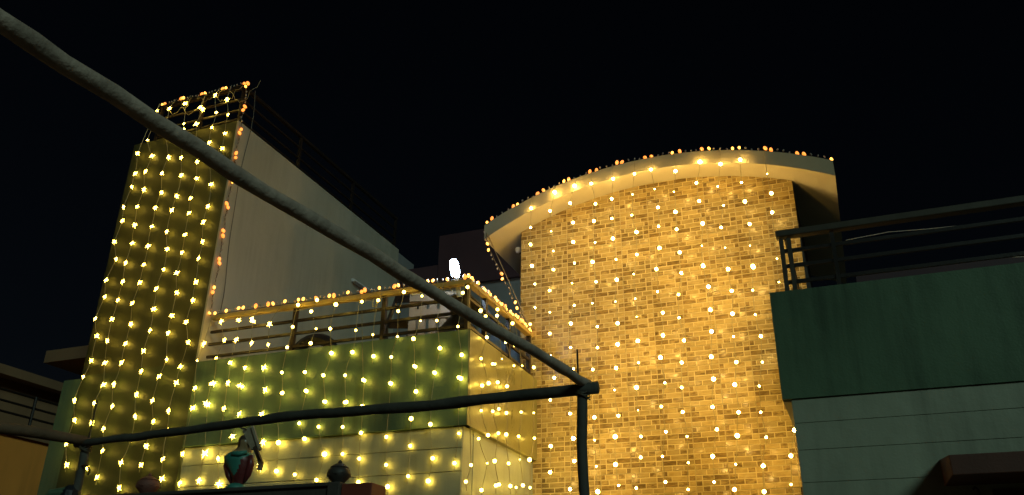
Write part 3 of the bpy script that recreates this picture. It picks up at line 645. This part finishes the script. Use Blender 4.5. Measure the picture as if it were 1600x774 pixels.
ct = thing('bundle', (-4.95, 0.55, 3.55), 'dark lumpy bundle under the tyre behind the railing', 'bundle')
MB().lathe([(0.3,0),(0.34,0.1),(0.30,0.2),(0.2,0.25)], 12, (-4.95,0.6,3.55)).build('sack', 'black', ct, smooth=True)
bag = MB().lathe([(0.16,0),(0.24,0.15),(0.25,0.4),(0.2,0.62),(0.1,0.75),(0.06,0.80),(0.09,0.86)], 12, (-3.30, 0.42, 3.55))
tag(bag.build('sack', 'black', smooth=True), 'black plastic sack at the terrace corner beneath the white lamp', 'sack')
tp = MB(); na, nbk = 16, 6
for i in range(na+1):
    for j in range(nbk+1):
        y = 0.55 + 1.12*i/na
        tp.v.append((-3.20 + 0.035*math.sin(i*1.7) + 0.01*math.sin(j*2+i), y, 4.52 - 0.80*j/nbk - 0.02*math.sin(i*0.9)))
for i in range(na):
    for j in range(nbk):
        a = i*(nbk+1)+j; tp.f.append((a, a+nbk+1, a+nbk+2, a+1)); tp.mi.append(0)
to = tp.build('tarpaulin', 'blue', smooth=True); tag(to, 'blue tarpaulin hung inside the railing beside the brick wall', 'tarpaulin')
so = to.modifiers.new('thick', 'SOLIDIFY'); so.thickness = 0.004

# ------------------------------------------------------------------ pole frame in the yard
def pole(name, pts, r0, r1, label, mk='shadedwood', knots=0.06):
    pts = [Vector(p) for p in pts]; dense = []
    for a, b in zip(pts[:-1], pts[1:]):
        k = max(2, int((b-a).length/0.11)); dense += [a+(b-a)*i/k for i in range(k)]
    dense.append(pts[-1]); n = len(dense); d2 = []; rad = []
    for i, p in enumerate(dense):
        d2.append(p + Vector((random.uniform(-.003, .003), random.uniform(-.003, .003), random.uniform(-.003, .003))))
        rad.append((r0 + (r1-r0)*i/(n-1))*(1 + random.uniform(-knots, knots) + (0.10 if i % 9 == 4 else 0)))
    o = MB().tube(d2, rad, 12, rough=0.03).build(name, mk, smooth=True)
    return tag(o, label, 'pole', 'wooden poles of the yard frame')
PZ = 2.6
pole('wooden_pole', [(-1.05,-2.90,PZ+.012),(-1.063,-2.987,PZ+.01),(-1.081,-3.337,PZ),(-1.118,-3.635,PZ),(-1.165,-3.926,PZ),(-1.187,-4.164,PZ),(-1.219,-4.472,PZ),(-1.259,-4.764,PZ),(-1.29,-5.001,PZ),(-1.30,-5.238,PZ),(-1.323,-5.466,PZ),(-1.33,-5.603,PZ),(-1.34,-6.2,PZ)], 0.0215, 0.0195, 'thick weathered pole crossing overhead from upper left to the post corner', 'wood')
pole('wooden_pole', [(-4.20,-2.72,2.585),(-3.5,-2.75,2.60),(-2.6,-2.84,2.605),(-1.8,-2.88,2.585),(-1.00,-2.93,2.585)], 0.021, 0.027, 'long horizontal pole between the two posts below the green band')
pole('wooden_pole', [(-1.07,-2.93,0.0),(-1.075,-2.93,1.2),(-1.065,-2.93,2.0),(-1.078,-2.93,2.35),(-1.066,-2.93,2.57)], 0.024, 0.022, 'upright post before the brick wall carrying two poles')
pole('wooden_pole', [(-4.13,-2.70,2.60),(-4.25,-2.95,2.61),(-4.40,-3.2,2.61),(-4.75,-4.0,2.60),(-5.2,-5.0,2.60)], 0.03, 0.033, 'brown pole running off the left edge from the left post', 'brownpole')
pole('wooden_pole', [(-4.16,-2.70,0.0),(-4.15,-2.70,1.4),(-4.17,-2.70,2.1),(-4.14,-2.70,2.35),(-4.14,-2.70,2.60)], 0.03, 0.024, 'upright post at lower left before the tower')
for (cx_, cy_, lab) in ((-1.07, -2.925, 'wire lashing where two poles meet the post before the brick'), (-4.14, -2.705, 'wire lashing where the poles meet the left post')):
    ls = thing('lashing', (cx_, cy_, 2.55), lab, 'lashing', 'lashings of the pole frame')
    for j in range(4):
        z0 = 2.535 + j*0.007
        MB().tube([(cx_+0.034*math.cos(a), cy_+0.036*math.sin(a), z0+0.06*(0.5-0.5*math.cos(a+j*0.5))) for a in [2*math.pi*k/14 for k in range(15)]], 0.0028, 5, cap=False).build('turn', 'darkwire', ls)
rt = thing('rag', (-4.18, -2.74, 2.33), 'dark rag knotted round the left post', 'rag')
MB().lathe([(0.03,-0.06),(0.06,-0.03),(0.055,0.02),(0.03,0.05)], 10, (-4.17,-2.71,2.30)).build('knot', 'black', rt)
MB().tube([(-4.18,-2.73,2.31),(-4.26,-2.76,2.30),(-4.33,-2.77,2.25)], [0.035,0.03,0.012], 8).build('tail', 'green', rt)
rd = thing('rod', (-4.10, -2.72, 2.6), 'thin iron rod sticking up from the left post top', 'rod', 'rods on the pole ends')
MB().tube([(-4.115,-2.72,2.58),(-4.11,-2.72,2.83)], 0.005, 6).build('shaft', 'rail', rd)
MB().tube([(-4.12,-2.72,2.46),(-4.06,-2.74,2.455),(-4.03,-2.74,2.425),(-4.04,-2.74,2.40)], 0.005, 6).build('bent_wire', 'rail', rd)
rd = thing('rod', (-1.08, -2.93, 2.6), 'thin iron rod sticking up where poles meet before brick', 'rod', 'rods on the pole ends')
MB().tube([(-1.085,-2.93,2.58),(-1.087,-2.93,2.765)], 0.0045, 6).build('shaft', 'rail', rd)

# weathered board hanging from the pole
hb = thing('hanging_board', (-3.5, -2.6, 2.55), 'bleached board hanging askew under the pole beside the figurine', 'board')
q = MB(); q.add([(-3.135,-2.60,2.625),(-3.062,-2.60,2.632),(-2.995,-2.60,2.515),(-3.05,-2.60,2.505),(-3.135,-2.585,2.625),(-3.062,-2.585,2.632),(-2.995,-2.585,2.515),(-3.05,-2.585,2.505)],
       [(3,2,1,0),(4,5,6,7),(0,1,5,4),(1,2,6,5),(2,3,7,6),(3,0,4,7)])
q.build('panel', 'board', hb, bevel=0.003)
MB().bar((-3.058,-2.606,2.636), (-2.985,-2.606,2.50), 0.012, 0.014).build('edge_batten', 'board', hb)
MB().bar((-3.022,-2.604,2.52), (-2.966,-2.604,2.425), 0.016, 0.02).build('stick', 'darkwood', hb)
MB().bar((-2.968,-2.604,2.436), (-2.972,-2.604,2.392), 0.018, 0.024).build('stick_end', 'board', hb)
MB().tube([(-3.10,-2.60,2.62),(-3.11,-2.74,2.625),(-3.10,-2.80,2.60)], 0.004, 5).build('tie', 'darkwire', hb)

# ------------------------------------------------------------------ yard wall with pots and a figurine
yw = thing('yard_wall', (-4.0, -1.9, 0), 'dark yard wall at the bottom edge carrying pots and figurine', 'wall')
box('wall', 'darkwall', yw, -8.0, -2.93, -2.0, -1.85, 0.0, 2.395)
box('coping', 'darkwall', yw, -8.0, -2.93, -2.02, -1.83, 2.397, 2.42, bevel=0.006)
box('pillar', 'darkwall', yw, -2.928, -2.845, -2.02, -1.83, 0.0, 2.42, bevel=0.006)
tag(box('pillar', 'red', yw, -2.843, -2.638, -2.0, -1.83, 0.0, 2.408, bevel=0.006), 'red oxide end pillar of the yard wall')

def pot(loc, mk, label, k):
    t = thing('pot', loc, label, 'pot', 'clay pots on the yard wall')
    x, y, z = loc
    MB().lathe([(0.036*k,0),(0.04*k,0.008),(0.06*k,0.03),(0.072*k,0.052),(0.066*k,0.078),(0.05*k,0.092)], 18, (x,y,z)).build('body', mk, t, smooth=True)
    MB().lathe([(0.052*k,0.088),(0.056*k,0.094),(0.052*k,0.098),(0.03*k,0.112),(0.018*k,0.118)], 18, (x,y,z)).build('lid', mk, t)
    MB().lathe([(0.010*k,0.116),(0.013*k,0.124),(0.010*k,0.132),(0.003*k,0.138)], 10, (x,y,z)).build('knob', mk, t)
    for a in range(8): MB().tube([(x+0.07*k*math.cos(b), y+0.07*k*math.sin(b), z+0.05+0.006*math.sin(3*(b-a))) for b in (a*.785, a*.785+.39)], 0.005, 5).build('band_bead', mk, t)
    return t
pot((-2.90, -1.95, 2.42), 'darkpot', 'blackened clay pot with pointed lid on the dark pillar', 1.0)
pot((-4.37, -1.94, 2.42), 'pot', 'reddish clay pot with lid on the wall before the tower', 1.05)

fg = thing('figurine', (-3.63, -1.94, 2.42), 'painted figurine with teal chest and dark red wings on the yard wall', 'figurine')
x, y, z = -3.645, -1.94, 2.42
MB().lathe([(0.062,0),(0.066,0.006),(0.058,0.02),(0.042,0.035)], 14, (x-0.005,y,z)).build('plinth', 'teal', fg, smooth=True)
# body: narrow foot widening to broad shoulders, then neck and head in one surface
key = [(0.034,.03,.006,0.02),(0.040,.034,.006,0.05),(0.058,.046,.004,0.09),(0.080,.058,-.006,0.135),(0.098,.068,-.020,0.178),(0.098,.068,-.028,0.204),(0.078,.060,-.016,0.226),(0.058,.050,0.006,0.242),(0.050,.048,0.020,0.258),(0.052,.052,0.026,0.280),(0.049,.050,0.022,0.306),(0.036,.038,0.014,0.328),(0.010,.012,0.008,0.342)]
rings = []
for p, q in zip(key[:-1], key[1:]):
    for i in range(5): rings.append(tuple(p[c]+(q[c]-p[c])*i/5 for c in range(4)))
rings.append(key[-1])
bd = MB(); n = 40
for rx, ry, ox, oz in rings:
    for k in range(n):
        a = 2*math.pi*k/n; bd.v.append((x+ox+rx*math.cos(a), y+ry*math.sin(a), z+oz))
for i in range(len(rings)-1):
    for k in range(n):
        a = 2*math.pi*(k+.5)/n
        bd.f.append((i*n+k, i*n+(k+1) % n, (i+1)*n+(k+1) % n, (i+1)*n+k))
        zz = rings[i][3]; dx = rings[i][0]*math.cos(a) + 0.012; front = math.sin(a) < 0
        if zz >= 0.246: m_ = 3 if (zz > 0.296 or not front or math.cos(a) < -0.15) else 2
        elif zz >= 0.226: m_ = 2
        elif front and (zz - 0.075) > 1.15*abs(dx) - 0.012*math.sin(dx*60): m_ = 0
        elif zz > 0.175 + 0.25*dx: m_ = 0
        else: m_ = 1
        bd.mi.append(m_)
bd.f.append(tuple(range(n-1, -1, -1))); bd.mi.append(1); e = (len(rings)-1)*n; bd.f.append(tuple(range(e, e+n))); bd.mi.append(3)
bd.build('body', ['teal', 'darkred', 'skin', 'brown'], fg, smooth=True)
MB().tube([(x+0.045,y-0.02,z+0.285),(x+0.068,y-0.032,z+0.277),(x+0.078,y-0.036,z+0.262)], [0.016,0.011,0.003], 8).build('beak', 'skin', fg, smooth=True)
for s in (-1, 1):
    MB().lathe([(0.001,-0.007),(0.006,-0.003),(0.006,0.003),(0.001,0.007)], 8, (x+0.028+0.02*(s < 0), y-0.043+0.02*(s > 0)*0, z+0.292)).build('eye', 'lampwhite', fg)
    MB().tube([(x+s*0.082,y-0.015,z+0.205),(x+s*0.092-0.004,y-0.01,z+0.15),(x+s*0.072,y-0.005,z+0.085),(x+s*0.045,y,z+0.035)], [0.016,0.024,0.02,0.006], 10).build('wing', 'darkred', fg, smooth=True)
MB().tube([(x-0.035,y-0.05,z+0.222),(x-0.012,y-0.066,z+0.212),(x+0.03,y-0.064,z+0.21),(x+0.07,y-0.04,z+0.222)], [0.012,0.017,0.016,0.01], 10).build('collar', 'teal', fg, smooth=True)
